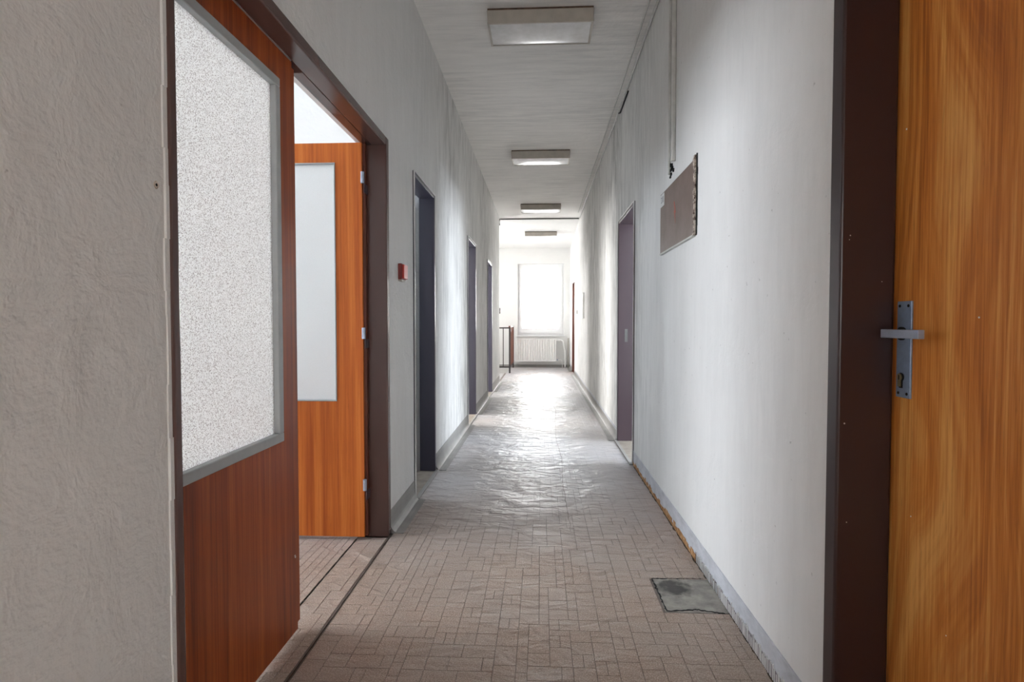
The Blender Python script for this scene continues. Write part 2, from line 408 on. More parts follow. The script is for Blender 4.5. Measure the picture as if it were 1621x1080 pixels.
# ------------------------------------------------------------------ floor tiles: irregular pattern of small rectangles
U = 0.0365
SIZES = [(2, 3), (3, 2), (2, 2), (3, 3), (2, 1), (1, 2)]
WTS = [5, 5, 4, 1.2, 1.6, 1.6]
def pack(x0, x1, y0, y1, holes):
    nx, ny = int(round((x1-x0)/U)), int(round((y1-y0)/U))
    used = [[False]*nx for _ in range(ny)]; out = []
    for j in range(ny):
        for i in range(nx):
            cx, cy = x0+(i+.5)*U, y0+(j+.5)*U
            if any(a < cx < b and c < cy < d for a, b, c, d in holes): used[j][i] = True
    for j in range(ny):
        for i in range(nx):
            if used[j][i]: continue
            opts = SIZES[:]; w = WTS[:]
            while True:
                if opts:
                    q = random.choices(range(len(opts)), w)[0]; a, b = opts.pop(q); w.pop(q)
                else: a, b = 1, 1
                if i+a <= nx and j+b <= ny and not any(used[j+d][i+c] for c in range(a) for d in range(b)): break
            for c in range(a):
                for d in range(b): used[j+d][i+c] = True
            out.append((x0+i*U, y0+j*U, a, b))
    return out
PATCH = (0.478, 0.72, 2.168, 2.452)
tiles = pack(-0.772, 0.7245, 0.7, YF, [PATCH])
n_corr = len(tiles)
tiles += pack(-0.935, -0.79, 1.21, 2.86, [])                 # the strip under the double door
tiles += pack(-2.4, -0.955, 0.4, 3.2, [])                     # the office floor as far as the doorway shows it
tiles += pack(-3.0, -0.80, YE+0.02, 12.55, [])
def seen(t):
    x, y, a, b = t; cx, cy = x+a*U/2, y+b*U/2
    if cy < 1.78 or not (-0.84 < cx/cy < 0.84): return 0
    if cx < -0.79 and (cy > 2.80 or cx/cy < -0.47 or cy < 1.98): return 0
    return a*b/cy**3
order = sorted(range(len(tiles)), key=lambda k: -seen(tiles[k]))
single = set(order[:300])
def tile_geo(bm, x, y, a, b, z=0.0):
    near = y < 3.0; GAP = 0.0010 if near else 0.0003; w, d, e, t = a*U-GAP, b*U-GAP, 0.0008 if near else 0.0003, 0.0028
    lo = [bm.verts.new(p) for p in ((x, y, z-t), (x+w, y, z-t), (x+w, y+d, z-t), (x, y+d, z-t))]
    hi = [bm.verts.new(p) for p in ((x+e, y+e, z), (x+w-e, y+e, z), (x+w-e, y+d-e, z), (x+e, y+d-e, z))]
    bm.faces.new(hi)
    for i in range(4): bm.faces.new((lo[i], lo[(i+1) % 4], hi[(i+1) % 4], hi[i]))
tile_mesh = {}
for a, b in SIZES + [(1, 1)]:
    bm = bmesh.new(); tile_geo(bm, 0, 0, a, b); me = bpy.data.meshes.new('tile'); bm.to_mesh(me); bm.free(); me.materials.append(M['tile']); tile_mesh[(a, b)] = me
rest = bmesh.new()
for k, (x, y, a, b) in enumerate(tiles):
    if k in single:
        o = bpy.data.objects.new('tile', tile_mesh[(a, b)]); C.objects.link(o)
        o.location = (x, y, random.uniform(-0.0004, 0.0)); o.parent = floor
    else: tile_geo(rest, x, y, a, b, random.uniform(-0.0004, 0.0))
o = obj('tile_field', rest, 'tile', floor); o['kind'] = 'stuff'; o['label'] = 'the remaining small beige floor tiles further down the corridor'

# torn-out patch with the bare screed, ragged edge
bm = bmesh.new(); bx(bm, 0.478, 0.72, 2.168, 2.452, -0.0032, -0.0018)
o = obj('bare_patch', bm, 'concrete', floor); o['label'] = 'rectangular hole in the floor tiles showing dark-stained grey screed'
def ragged(bm, p0, p1, w, n, z0, z1, amp):
    p0, p1 = Vector(p0), Vector(p1); d = (p1-p0).normalized(); s = Vector((-d.y, d.x, 0))
    top, bot = [], []
    for i in range(n+1):
        c = p0.lerp(p1, i/n) + s*random.uniform(-amp, amp); ww = w*random.uniform(0.25, 1.0)
        top.append([c - s*ww, c + s*ww])
    for i in range(n):
        a, b = top[i]; c, e = top[i+1]
        lo = [bm.verts.new((v.x, v.y, z0)) for v in (a, c, e, b)]; hi = [bm.verts.new((v.x, v.y, z1)) for v in (a, c, e, b)]
        bm.faces.new(hi)
        for k in range(4): bm.faces.new((lo[k], lo[(k+1) % 4], hi[(k+1) % 4], hi[k]))
bm = bmesh.new()
ragged(bm, (0.478, 2.452, 0), (0.70, 2.460, 0), 0.004, 26, -0.003, 0.0004, 0.002)
ragged(bm, (0.480, 2.452, 0), (0.482, 2.172, 0), 0.004, 26, -0.003, 0.0004, 0.003)
ragged(bm, (0.482, 2.172, 0), (0.60, 2.190, 0), 0.004, 14, -0.003, 0.0004, 0.003)
ragged(bm, (0.60, 2.190, 0), (0.70, 2.165, 0), 0.003, 14, -0.003, 0.0004, 0.003)
o = obj('crack', bm, 'black', floor); o['label'] = 'dark ragged crack around the bare patch'
bm = bmesh.new()
ragged(bm, (0.7165, 0.9, 0), (0.7165, 2.17, 0), 0.006, 60, -0.003, 0.0012, 0.002)
ragged(bm, (0.7165, 2.46, 0), (0.7150, 4.40, 0), 0.008, 80, -0.003, 0.0012, 0.003)
o = obj('edge_grime', bm, 'grime', floor); o['label'] = 'dark grimy gap where the floor meets the wall with the panel'
# seams on both sides of the strip in the double door
bm = bmesh.new(); ragged(bm, (-0.779, 1.21, 0), (-0.779, 2.86, 0), 0.0015, 60, -0.003, 0.0006, 0.0012)
o = obj('floor_seam', bm, 'grime', floor)
bm = bmesh.new(); ragged(bm, (-0.942, 1.21, 0), (-0.942, 2.83, 0), 0.0028, 50, -0.003, 0.0006, 0.0008)
o = obj('floor_seam', bm, 'grime', floor)
# long crack in the sheet down the middle
bm = bmesh.new()
pts = [(0.16, 3.0), (0.15, 3.9), (0.17, 4.6), (0.145, 5.4), (0.16, 6.4), (0.19, 7.2), (0.11, 8.4)]
for (a, b), (c, d) in zip(pts, pts[1:]): ragged(bm, (a, b, 0), (c, d, 0), 0.0014, 22, -0.003, 0.0004, 0.004)
o = obj('crack', bm, 'grime', floor)

# ------------------------------------------------------------------ skirtings
def cove(bm, wx, sgn, y0, y1, h=0.085, r=0.05, t=0.004, foot=0.055):
    """coved lino skirting on the wall face wx, sgn = +1 when the corridor lies at greater x; the end curls out a little"""
    inner = [(0.0, h)] + [(r - r*math.cos(math.pi/2*k/6), r - r*math.sin(math.pi/2*k/6)) for k in range(7)] + [(r+foot, 0.0)]
    prof = [(wx + sgn*(u+t), v + (t if v < 1e-6 or u > r*0.5 else 0)) for u, v in inner] + [(wx + sgn*(r+foot), 0.0), (wx + sgn*0.0, 0.0), (wx, h)]
    sweep(bm, prof, 'y', y0, y1)
def band(bm, wx, sgn, y0, y1, h=0.11, t=0.003):
    bx(bm, min(wx, wx+sgn*t), max(wx, wx+sgn*t), y0, y1, 0.0, h)
bm = bmesh.new(); bl_band = [(YR, D1[0]), (D1[1], D2[0]), (D2[1], D3[0]), (D3[1], D4[0]), (D4[1], YE)]
bl = empty('baseboard_left', (L, 3.2, 0)); tag(bl, 'grey coved skirting strips along the wall with the double door', 'baseboard', kind='structure')
for a, b in bl_band:
    bm = bmesh.new(); band(bm, L, 1, a, b, 0.12); obj('painted_band', bm, 'cove', bl)
    bm = bmesh.new(); cove(bm, L, 1, a+0.004, b-0.004, foot=0.02 if a < D2[0] else 0.03); obj('coved_strip', bm, 'cove', bl, smooth=False)
br = empty('baseboard_right', (R, 3.2, 0)); tag(br, 'painted skirting band, torn off below the brown panel', 'baseboard', kind='structure')
for a, b in [(YR, E0[0]), (E0[1], E5[0]), (E5[1], E6[0]), (E6[1], YF)]:
    bm = bmesh.new(); band(bm, R, -1, a, b, 0.112, 0.003); obj('painted_band', bm, 'skirt', br)
for a, b in [(E5[1], E6[0]), (E6[1], YF)]:
    bm = bmesh.new(); cove(bm, R, -1, a+0.004, b-0.004, foot=0.03); obj('coved_strip', bm, 'cove', br)
# torn skirting: brown adhesive strip and rows of adhesive ridges
bm = bmesh.new(); y = 2.30
while y < 4.42:
    d = random.uniform(0.02, 0.05); bx(bm, R-0.0045, R-0.0025, y, min(y+d, 4.43), 0.0, random.uniform(0.018, 0.042)); y += d
o = obj('adhesive_strip', bm, 'glue', br); o['label'] = 'brown adhesive left along the floor edge'
bm = bmesh.new(); y = 1.46
while y < 2.62:
    d = random.uniform(0.02, 0.04); bx(bm, R-0.0045, R-0.0025, y, y+d, 0.0, random.uniform(0.036, 0.046)); y += d
obj('adhesive_strip', bm, 'gluegrey', br)
bm = bmesh.new(); y = 1.46
while y < 2.62:
    w = random.uniform(0.0015, 0.004); bx(bm, R-0.0060, R-0.0025, y, y+w, 0.002, random.uniform(0.034, 0.056)); y += w + random.uniform(0.004, 0.013)
o = obj('adhesive_ridges', bm, 'paper', br); o['kind'] = 'stuff'

# ------------------------------------------------------------------ steel door frames
def frame(parent, wx, sgn, y0, y1, depth, mat, face=0.05, near_depth=None, top=DT, proud=0.008, near_face=None):
    """steel frame in a wall whose corridor face is wx; the wall lies on the side -sgn"""
    def xs(d): a, b = wx + sgn*proud, wx - sgn*d; return min(a, b), max(a, b)
    nd = near_depth or depth; nf = near_face or face
    a, b = xs(nd); box('jamb', (a, b, y0, y0+nf, 0.0, top), mat, parent, 0.006, 3)
    a, b = xs(depth); box('jamb', (a, b, y1-face, y1, 0.0, top), mat, parent, 0.006, 3)
    a, b = xs(nd); box('header', (a, b, y0+nf, y1-face, top-face+0.006, top), mat, parent, 0.006, 3)

# ---- the double door of the office
d1 = empty('door_1', (L, 2.04, 0))
tag(d1, 'wooden double door with frosted glass in a brown steel frame', 'door', kind='structure')
frame(d1, L, 1, D1[0], D1[1], 0.105, 'brown', 0.05, 0.068, near_face=0.028)
box('header_back', (-0.90, -0.858, 2.03, 2.86, 2.001, DT), 'brown', d1)
box('header_back', (-0.94, -0.90, 1.18, 2.90, 2.02, DT), 'white', d1)
box('reveal_strip', (-0.94, -0.896, 2.878, 2.91, 0.0, DT), 'white', d1)
def leaf_panel(bm, w, h0, h1, gl, gr, gb, gt, t):
    """leaf in its own plane: u along the width, v up, n thickness 0..t, with a glazing opening"""
    for u0, u1, v0, v1 in ((0, gl, h0, h1), (gr, w, h0, h1), (gl, gr, h0, gb), (gl, gr, gt, h1)): bx(bm, u0, u1, 0, t, v0, v1)
def leaf_object(name, place, w, wood, glass, gl, gr, gb=0.708, gt=1.903, h0=0.018, h1=2.0, t=0.036, bead=0.03, parent=None):
    """place(bm) turns (u, n, v) leaf space into the room"""
    bm = bmesh.new(); leaf_panel(bm, w, h0, h1, gl, gr, gb, gt, t); place(bm); lf = obj(name, bm, wood, parent)
    for u0, u1, v0, v1 in ((gl, gl+bead, gb+bead, gt-bead), (gr-bead, gr, gb+bead, gt-bead), (gl, gr, gb, gb+bead), (gl, gr, gt-bead, gt)):
        bm = bmesh.new(); bx(bm, u0, u1, -0.004, t+0.004, v0, v1); place(bm); obj('glazing_bead', bm, 'bead', lf, 0.002, 1)
    bm = bmesh.new(); bx(bm, gl+bead-0.004, gr-bead+0.004, t*0.5-0.002, t*0.5+0.002, gb+bead-0.004, gt-bead+0.004); place(bm)
    obj('glass_pane', bm, glass, lf)
    return lf
def place_left(bm):      # u -> +Y from 1.185, n -> -X from -0.86
    for v in bm.verts: u, n, z = v.co; v.co = (-0.860-n, 1.185+u, z)
lf = leaf_object('door_leaf', place_left, 1.945+0.0-1.185, 'wood', 'frost', 0.085, 1.848-1.185, parent=d1)
lf['label'] = 'closed door leaf with pebbled frosted glass'
box('rebate_edge', (-0.896, -0.872, 1.945, 1.992, 0.026, 1.996), 'wood', lf, 0.002, 1)
def place_open(bm):      # u -> -X from -0.893, n -> +Y from 2.812
    for v in bm.verts: u, n, z = v.co; v.co = (-0.893-u, 2.812+n, z)
lf2 = leaf_object('door_leaf', place_open, 0.84, 'wood_o', 'milk', 0.135, 0.72, parent=d1, bead=0.006)
lf2['label'] = 'open door leaf with a plain milky pane'
box('rebate_edge', (-0.8935, -0.880, 2.826, 2.848, 0.02, 2.0), 'edge', lf2)
for z in (1.826, 1.052, 0.285):
    bm = bmesh.new(); tube(bm, [(-0.887, 2.806, z-0.028), (-0.887, 2.806, z+0.028)], 0.0095, 12); h_ = obj('hinge', bm, 'steel', lf2)
    bm = bmesh.new(); bx(bm, -0.8795, -0.876, 2.80, 2.872, z-0.075, z-0.03); obj('hinge_plate', bm, 'plum', lf2)
bm = bmesh.new(); ragged(bm, (0, 0, 0), (0.012, 0.004, 0), 0.004, 4, 0, 0.0015, 0.002)
bmesh.ops.rotate(bm, cent=(0, 0, 0), matrix=Matrix.Rotation(math.radians(90), 3, 'Y'), verts=bm.verts); bmesh.ops.translate(bm, vec=(-0.8598, 1.925, 0.29), verts=bm.verts)
obj('chip_mark', bm, 'paper', lf)

# ---- narrow doors along the same wall
def small_door(name, y0, y1, label, closed, mat='slate'):
    d = empty(name, (L, (y0+y1)/2, 0)); tag(d, label, 'door', kind='structure')
    frame(d, L, 1, y0, y1, 0.125 if closed else 0.108, mat, 0.035)
    if closed: box('door_leaf', (-0.948, -0.916, y0+0.01, y1-0.01, 0.01, 2.03), 'wood', d)
    box('door_sill', (LB, L+0.004, y0+0.035, y1-0.035, -0.004, 0.006), 'sill', d)
    box('sill_edge', (L+0.004, L+0.030, y0, y1, -0.002, 0.010), 'cove', d, 0.003)
    # white rim along the frame edge
    bm = bmesh.new(); tube(bm, [(L+0.009, y0+0.002, 0.01), (L+0.009, y0+0.002, DT-0.002), (L+0.009, y1-0.002, DT-0.002)], 0.005, 6); obj('frame_rim', bm, 'white', d)
    return d
d2 = small_door('door_2', *D2, 'open narrow doorway beside the red alarm button', False)
d3 = small_door('door_3', *D3, 'open dark steel-framed doorway, the middle one of the narrow row', False)
d4 = small_door('door_4', *D4, 'open dark steel-framed doorway nearest the stair landing', False)
# half-open leaf standing inside the narrow doorway
bm = bmesh.new(); bx(bm, 0, 0.62, 0, 0.038, 0.012, 1.99)
bmesh.ops.rotate(bm, cent=(0, 0, 0), matrix=Matrix.Rotation(math.radians(172), 3, 'Z'), verts=bm.verts)
bmesh.ops.translate(bm, vec=(-0.95, 4.15, 0), verts=bm.verts)
lfo = obj('door_leaf', bm, 'bead', d2); lfo['label'] = 'grey leaf swung into the small room'
box('latch', (-0.955, -0.935, 4.10, 4.14, 0.05, 0.075), 'black', lfo)

# ---- doors of the opposite wall
d5 = empty('door_5', (R, 4.89, 0)); tag(d5, 'open plum-brown steel-framed doorway past the brown panel', 'door', kind='structure')
frame(d5, R, -1, E5[0], E5[1], 0.148, 'plum', 0.035)
box('door_sill', (R-0.004, RB, E5[0]+0.035, E5[1]-0.035, -0.004, 0.008), 'sill', d5)
box('sill_edge', (R-0.030, R-0.004, E5[0], E5[1], -0.002, 0.010), 'cove', d5, 0.003)
bm = bmesh.new(); tube(bm, [(R-0.009, E5[1]-0.003, 0.01), (R-0.009, E5[1]-0.003, DT-0.002), (R-0.009, E5[0]+0.003, DT-0.002), (R-0.009, E5[0]+0.003, 0.01)], 0.005, 6); obj('frame_rim', bm, 'white', d5)
box('strike_plate', (0.775, 0.80, E5[1]-0.0375, E5[1]-0.034, 0.93, 1.05), 'cabledark', d5)
d6 = empty('door_6', (R, 12.7, 0)); tag(d6, 'red-brown framed door beside the radiator', 'door', kind='structure')
frame(d6, R, -1, E6[0], E6[1], 0.10, 'railwood', 0.04)
box('door_leaf', (R+0.10, R+0.135, E6[0]+0.01, E6[1]-0.01, 0.01, 2.03), 'wood', d6)

# ---- big veneered door next to the camera
d7 = empty('door_7', (R, 0.98, 0)); tag(d7, 'closed flamed orange veneer door with lever handle in a dark brown frame', 'door', kind='structure')
frame(d7, R, -1, E0[0], E0[1], 0.121, 'dark', 0.053)
LX = 0.844
bm = bmesh.new(); bx(bm, LX, LX+0.04, E0[0]+0.02, E0[1]-0.02, 0.008, 2.03); lf7 = obj('door_leaf', bm, 'wood_f', d7)
PY0, PY1, PZ0, PZ1 = 1.336, 1.387, 0.928, 1.152
pl = box('lock_plate', (LX-0.005, LX, PY0, PY1, PZ0, PZ1), 'alu', lf7, 0.0012, 2)
HY, HZ = 1.3655, 1.077
bm = bmesh.new(); tube(bm, [(LX-0.0045, HY, HZ), (LX-0.010, HY, HZ)], 0.0155, 24); obj('handle_rose', bm, 'black', lf7)
bm = bmesh.new(); tube(bm, [(LX-0.006, HY, HZ), (LX-0.046, HY, HZ)], 0.008, 16)
bx(bm, LX-0.050, LX-0.036, HY-0.124, HY+0.009, HZ-0.0098, HZ+0.0098); obj('lever_handle', bm, 'steel', lf7, 0.0012, 1)
KY, KZ = 1.372, 0.972
bm = bmesh.new()
prof = [(KY-0.0052, KZ-0.019), (KY+0.0052, KZ-0.019), (KY+0.0052, KZ-0.004)] + [(KY + 0.0088*math.cos(a), KZ+0.003 + 0.0088*math.sin(a)) for a in [math.radians(d) for d in range(-40, 221, 20)]] + [(KY-0.0052, KZ-0.004)]
sweep(bm, prof, 'x', LX-0.0075, LX-0.001); cyl = obj('lock_cylinder', bm, 'brass', lf7)
bm = bmesh.new(); sweep(bm, [(KY - 0.004 + (u-KY)*1.28, KZ + (v-KZ)*1.15) for u, v in prof], 'x', LX-0.0057, LX-0.001); obj('keyhole_recess', bm, 'black', lf7)
bm = bmesh.new(); bx(bm, LX-0.0082, LX-0.0074, KY-0.001, KY+0.001, KZ-0.003, KZ+0.008); obj('key_slot', bm, 'black', lf7)
for y in (PY0+0.010, PY1-0.010):
    for z in (PZ0+0.010, PZ1-0.011):
        bm = bmesh.new(); tube(bm, [(LX-0.0045, y, z), (LX-0.0062, y, z)], 0.0034, 12); obj('screw', bm, 'black', lf7)

# ------------------------------------------------------------------ window at the end
w = empty('window_1', (0, YF, 0.808)); tag(w, 'bright white plastic window above the radiator', 'window', kind='structure')
def ring(bm, x0, x1, z0, z1, wd, y0, y1, bot=None):
    b = bot or wd
    bx(bm, x0, x0+wd, y0, y1, z0, z1); bx(bm, x1-wd, x1, y0, y1, z0, z1); bx(bm, x0+wd, x1-wd, y0, y1, z0, z0+b); bx(bm, x0+wd, x1-wd, y0, y1, z1-wd, z1)
WX0, WX1, WZ0, WZ1 = -0.588, 0.562, 0.808, 2.597
bm = bmesh.new(); ring(bm, WX0, WX1, WZ0, WZ1, 0.055, YF+0.06, YF+0.13, 0.07); obj('window_frame', bm, 'upvc', w)
bm = bmesh.new(); ring(bm, WX0+0.04, WX1-0.04, WZ0+0.055, WZ1-0.04, 0.075, YF+0.04, YF+0.11, 0.12); sash = obj('window_sash', bm, 'upvc', w)
box('glass_pane', (WX0+0.10, WX1-0.10, YF+0.072, YF+0.078, WZ0+0.16, WZ1-0.10), 'glass', sash)
box('window_handle', (WX0+0.065, WX0+0.085, YF+0.0, YF+0.04, 1.55, 1.68), 'upvc', sash, 0.004)
box('window_sill', (WX0-0.03, WX1+0.03, YF-0.05, YF+0.07, WZ0-0.028, WZ0), 'upvc', w, 0.006)
# ribbed cladding of the building across the yard
bm = bmesh.new(); prof = []; x = -5.0
while x < 5.0:
    prof += [(x, 19.0), (x+0.07, 19.0), (x+0.09, 18.95), (x+0.16, 18.95)]; x += 0.18
sweep(bm, prof + [(x, 19.0), (x, 19.2), (-5.0, 19.2)], 'z', -3.0, 4.6)
tag(obj('facade_cladding', bm, 'facade'), 'pale ribbed metal facade seen through the window glass', 'facade', kind='structure')

# ------------------------------------------------------------------ radiator
YB = YF - 0.035
rad = empty('radiator', (-0.14, YB-0.08, 0.157)); tag(rad, 'white ribbed panel radiator under the window', 'radiator')
RX0, RX1, RZ0, RZ1 = -0.651, 0.374, 0.157, 0.735
n = 17; p = (RX1-RX0)/n
prof = []
for i in range(n):
    a = RX0 + i*p
    prof += [(a, YB-0.128), (a+p*0.22, YB-0.128), (a+p*0.38, YB-0.112), (a+p*0.62, YB-0.112), (a+p*0.78, YB-0.128)]
prof += [(RX1, YB-0.128), (RX1, YB-0.10), (RX0, YB-0.10)]
bm = bmesh.new(); sweep(bm, prof, 'z', RZ0+0.03, RZ1-0.03); bx(bm, RX0, RX1, YB-0.128, YB-0.10, RZ0, RZ0+0.03); bx(bm, RX0, RX1, YB-0.128, YB-0.10, RZ1-0.03, RZ1)
obj('front_panel', bm, 'white', rad)
box('rear_panel', (RX0, RX1, YB-0.055, YB-0.03, RZ0, RZ1), 'white', rad)
bm = bmesh.new()
for i in range(40): bx(bm, RX0+0.02+i*0.0252, RX0+0.034+i*0.0252, YB-0.10, YB-0.055, RZ1-0.02, RZ1-0.004)
bx(bm, RX0, RX0+0.012, YB-0.10, YB-0.055, RZ0+0.03, RZ1); bx(bm, RX1-0.012, RX1, YB-0.10, YB-0.055, RZ0+0.03, RZ1)
obj('top_grille', bm, 'white', rad)
for x in (RX0+0.15, RX1-0.15): box('radiator_bracket', (x-0.015, x+0.015, YB-0.03, YF, RZ0+0.08, RZ1-0.08), 'white', wback)
bm = bmesh.new(); tube(bm, [(RX1, YB-0.08, RZ1-0.05), (0.50, YB-0.08, RZ1-0.05), (0.545, YB-0.08, RZ1-0.08), (0.560, YB-0.08, RZ1-0.16), (0.600, YB-0.075, 0.40), (0.605, YB-0.07, 0.22), (0.600, YB-0.07, 0.06), (0.60, YB-0.07, 0.0)], 0.019, 12)
obj('supply_pipe', bm, 'white', rad, smooth=True)
bm = bmesh.new(); tube(bm, [(RX1, YB-0.08, RZ0+0.04), (0.50, YB-0.08, RZ0+0.04), (0.53, YB-0.08, RZ0), (0.53, YB-0.08, 0.0)], 0.012, 10); obj('return_pipe', bm, 'white', rad, smooth=True)
bm = bmesh.new(); tube(bm, [(0.40, YB-0.08, RZ1-0.05), (0.47, YB-0.08, RZ1-0.05)], 0.026, 14); obj('valve', bm, 'white', rad)
bm = bmesh.new(); tube(bm, [(RX1+0.015, YB-0.08, RZ0+0.04), (RX1+0.05, YB-0.08, RZ0+0.04)], 0.02, 12); obj('drain_valve', bm, 'steel', rad)
bm = bmesh.new(); tube(bm, [(0.675, YB-0.05, 0.0), (0.675, YB-0.05, 0.74)], 0.017, 12); pr = obj('riser_pipe', bm, 'lamp', smooth=True)
tag(pr, 'slim grey vertical heating pipe in the corner by the radiator', 'pipe')
bm = bmesh.new(); bx(bm, -2.9, R-0.004, YF-0.012, YF, 0.0, 0.07)
tag(obj('baseboard_back', bm, 'cove'), 'grey skirting on the wall below the radiator', 'baseboard', kind='structure')

# ------------------------------------------------------------------ stair railing, stairs
rl = empty('stair_railing', (-0.70, 12.6, 0)); tag(rl, 'dark steel stair railing with red-brown handrail at the landing', 'railing')
PX = -0.695; PYN, PYF = 12.60, 14.20; RT = 1.02
for x, y in ((PX, PYN), (PX, PYF), (-2.9, PYN)): box('post', (x-0.018, x+0.018, y-0.018, y+0.018, 0.0, RT), 'railblk', rl)
box('top_rail', (-2.9, PX-0.018, PYN-0.016, PYN+0.016, RT-0.03, RT), 'railblk', rl)
box('bottom_rail', (-2.9, PX-0.018, PYN-0.012, PYN+0.012, 0.12, 0.15), 'railblk', rl)
for k in range(14):
    x = PX - 0.145 - k*0.145
    box('baluster', (x-0.009, x+0.009, PYN-0.009, PYN+0.009, 0.15, RT-0.03), 'railblk', rl)
box('handrail', (PX-0.024, PX+0.024, PYN-0.02, PYF, RT, RT+0.03), 'railwood', rl, 0.006)
box('bottom_rail', (PX-0.012, PX+0.012, PYN, PYF, 0.12, 0.15), 'railblk', rl)
for k in range(9):
    y = PYN + 0.16 + k*0.16
    box('baluster', (PX-0.012, PX+0.012, y-0.012, y+0.012, 0.15, RT), 'railwood', rl)
st = empty('staircase', (-1.2, 13.5, -1.6)); tag(st, 'concrete stairs going down behind the railing', 'stairs', kind='structure')
for k in range(8):
    box('step', (-0.75-0.28*(k+1), -0.75-0.28*k, 12.60, YF, -2.2, -0.17*(k+1)), 'concrete', st)
bm = bmesh.new(); tube(bm, [(L-0.004, YE+0.02, 1.34), (L-0.004, YE+0.11, 1.34)], 0.014, 10); tube(bm, [(L-0.004, YE+0.10, 1.29), (L-0.004, YE+0.10, 1.40)], 0.016, 10)
tag(obj('wall_hook', bm, 'railblk'), 'small dark knob on the wall corner above the railing', 'hook')

# ------------------------------------------------------------------ ceiling lights
def lamp_meshes():
    res = {}
    W, D, T = 0.68, 0.30, 0.098
    bm = bmesh.new()   # tapered housing
    def taper(x0, x1, y0, y1, z0, z1, k):
        vb = [bm.verts.new(p) for p in ((x0+k, y0+k*0.2, z0), (x1-k, y0+k*0.2, z0), (x1-k, y1-k, z0), (x0+k, y1-k, z0))]
        vt = [bm.verts.new(p) for p in ((x0, y0, z1), (x1, y0, z1), (x1, y1, z1), (x0, y1, z1))]
        bm.faces.new(vb); bm.faces.new(vt)
        for i in range(4): bm.faces.new((vb[i], vb[(i+1) % 4], vt[(i+1) % 4], vt[i]))
    taper(-W/2, W/2, 0, D, -T+0.012, -0.012, 0.006)
    res['housing'] = (bm, 'lamp', 0.003)
    bm = bmesh.new(); bx(bm, -W/2+0.004, W/2-0.004, 0.004, D-0.004, -0.012, 0.0); res['base_plate'] = (bm, 'rust', 0)
    bm = bmesh.new(); ring2 = [(-W/2+0.004, W/2-0.004, 0.0, 0.012), (-W/2+0.004, W/2-0.004, D-0.016, D-0.004), (-W/2+0.004, -W/2+0.018, 0.012, D-0.016), (W/2-0.018, W/2-0.004, 0.012, D-0.016)]
    for a, b, c, d in ring2: bx(bm, a, b, c, d, -T, -T+0.014)
    res['rim'] = (bm, 'lamp', 0)
    bm = bmesh.new()
    x0, x1, y0, y1 = -W/2+0.018, W/2-0.018, 0.012, D-0.016
    N = 12
    for i in range(N):   # slightly bowed acrylic sheet
        pass
    g = [[bm.verts.new((x0+(x1-x0)*i/N, y0+(y1-y0)*j/6, -T+0.004-0.010*(math.sin(math.pi*i/N)**0.4)*(math.sin(math.pi*j/6)**0.5))) for j in range(7)] for i in range(N+1)]
    for i in range(N):
        for j in range(6): bm.faces.new((g[i][j], g[i+1][j], g[i+1][j+1], g[i][j+1]))
    res['diffuser'] = (bm, 'diff', 0)
    return res
lamp_parts = None
labels = ['rusty-rimmed box ceiling light in front of the brown panel', 'box ceiling light between the panel and the middle narrow doorway',
          'box ceiling light just before the ceiling step', 'box ceiling light on the lowered white ceiling by the window']
GL = 'box ceiling lights along the corridor'
src = None
for i, (y, z) in enumerate(((3.655, 3.10), (6.61, 3.10), (9.555, 3.10), (12.05, 3.040))):
    root = empty('ceiling_light', (-0.008, y, z)); tag(root, labels[i], 'ceiling light', GL)
    if src is None:
        src = []
        for nm, (b_, mt, bv) in lamp_meshes().items():
            o = obj(nm, b_, mt, None, bv, 2, smooth=(nm == 'diffuser')); o.parent = root; src.append(o)
    else:
        for s_ in src:
            c = s_.copy(); C.objects.link(c); c.parent = root

# ------------------------------------------------------------------ brown panel with chipped edge
pn = empty('electrical_panel', (R, 3.06, 1.515)); tag(pn, 'flat brown metal electrical panel with chipped plaster edge on the wall', 'panel')
A0, A1, Z0, Z1 = 2.70, 3.445, 1.515, 1.863
box('cover', (R-0.012, R, A0, A1, Z0, Z1), 'panel', pn, 0.0025, 2)
box('lower_rim', (R-0.016, R, A0+0.01, A1-0.005, Z0-0.008, Z0), 'cablegrey', pn)
stk = box('sticker', (R-0.0128, R-0.012, A1-0.105, A1-0.006, Z1-0.078, Z1-0.006), 'paper', pn)
for a, b, c, d in ((0.018, 0.030, 0.020, 0.056), (0.040, 0.046, 0.024, 0.056), (0.055, 0.080, 0.050, 0.055), (0.055, 0.080, 0.022, 0.027), (0.064, 0.070, 0.022, 0.055)):
    box('print_mark', (R-0.0133, R-0.0128, A1-0.105+a, A1-0.105+b, Z1-0.078+c, Z1-0.078+d), 'ink', stk)
bm = bmesh.new(); yb, zb = 3.075, 1.69
pts = [(0.012, 0.062), (-0.020, -0.004), (-0.002, -0.004), (-0.014, -0.060), (0.022, 0.012), (0.004, 0.012), (0.026, 0.062)]
sweep(bm, [(yb+a, zb+b) for a, b in pts], 'x', R-0.0128, R-0.0118); o = obj('lightning_mark', bm, 'bolt', pn); o['label'] = 'faded red lightning mark'
bm = bmesh.new(); z = Z0-0.004; prev = (A0-0.012, A0+0.006)
while z < Z1+0.01:
    d = random.uniform(0.008, 0.02); bx(bm, R-random.uniform(0.010, 0.016), R, A0-random.uniform(0.006, 0.016), A0+random.uniform(0.004, 0.014), z, z+d); z += d
o = obj('chipped_edge', bm, 'chip', pn); o['label'] = 'ragged strip of chipped pale plaster'
bm = bmesh.new(); z = Z0; 
while z < Z1+0.02:
    d = random.uniform(0.02, 0.05); bx(bm, R-0.006, R, A0-random.uniform(0.017, 0.024), A0-0.012, z, z+d); z += d
obj('edge_gap', bm, 'black', pn)
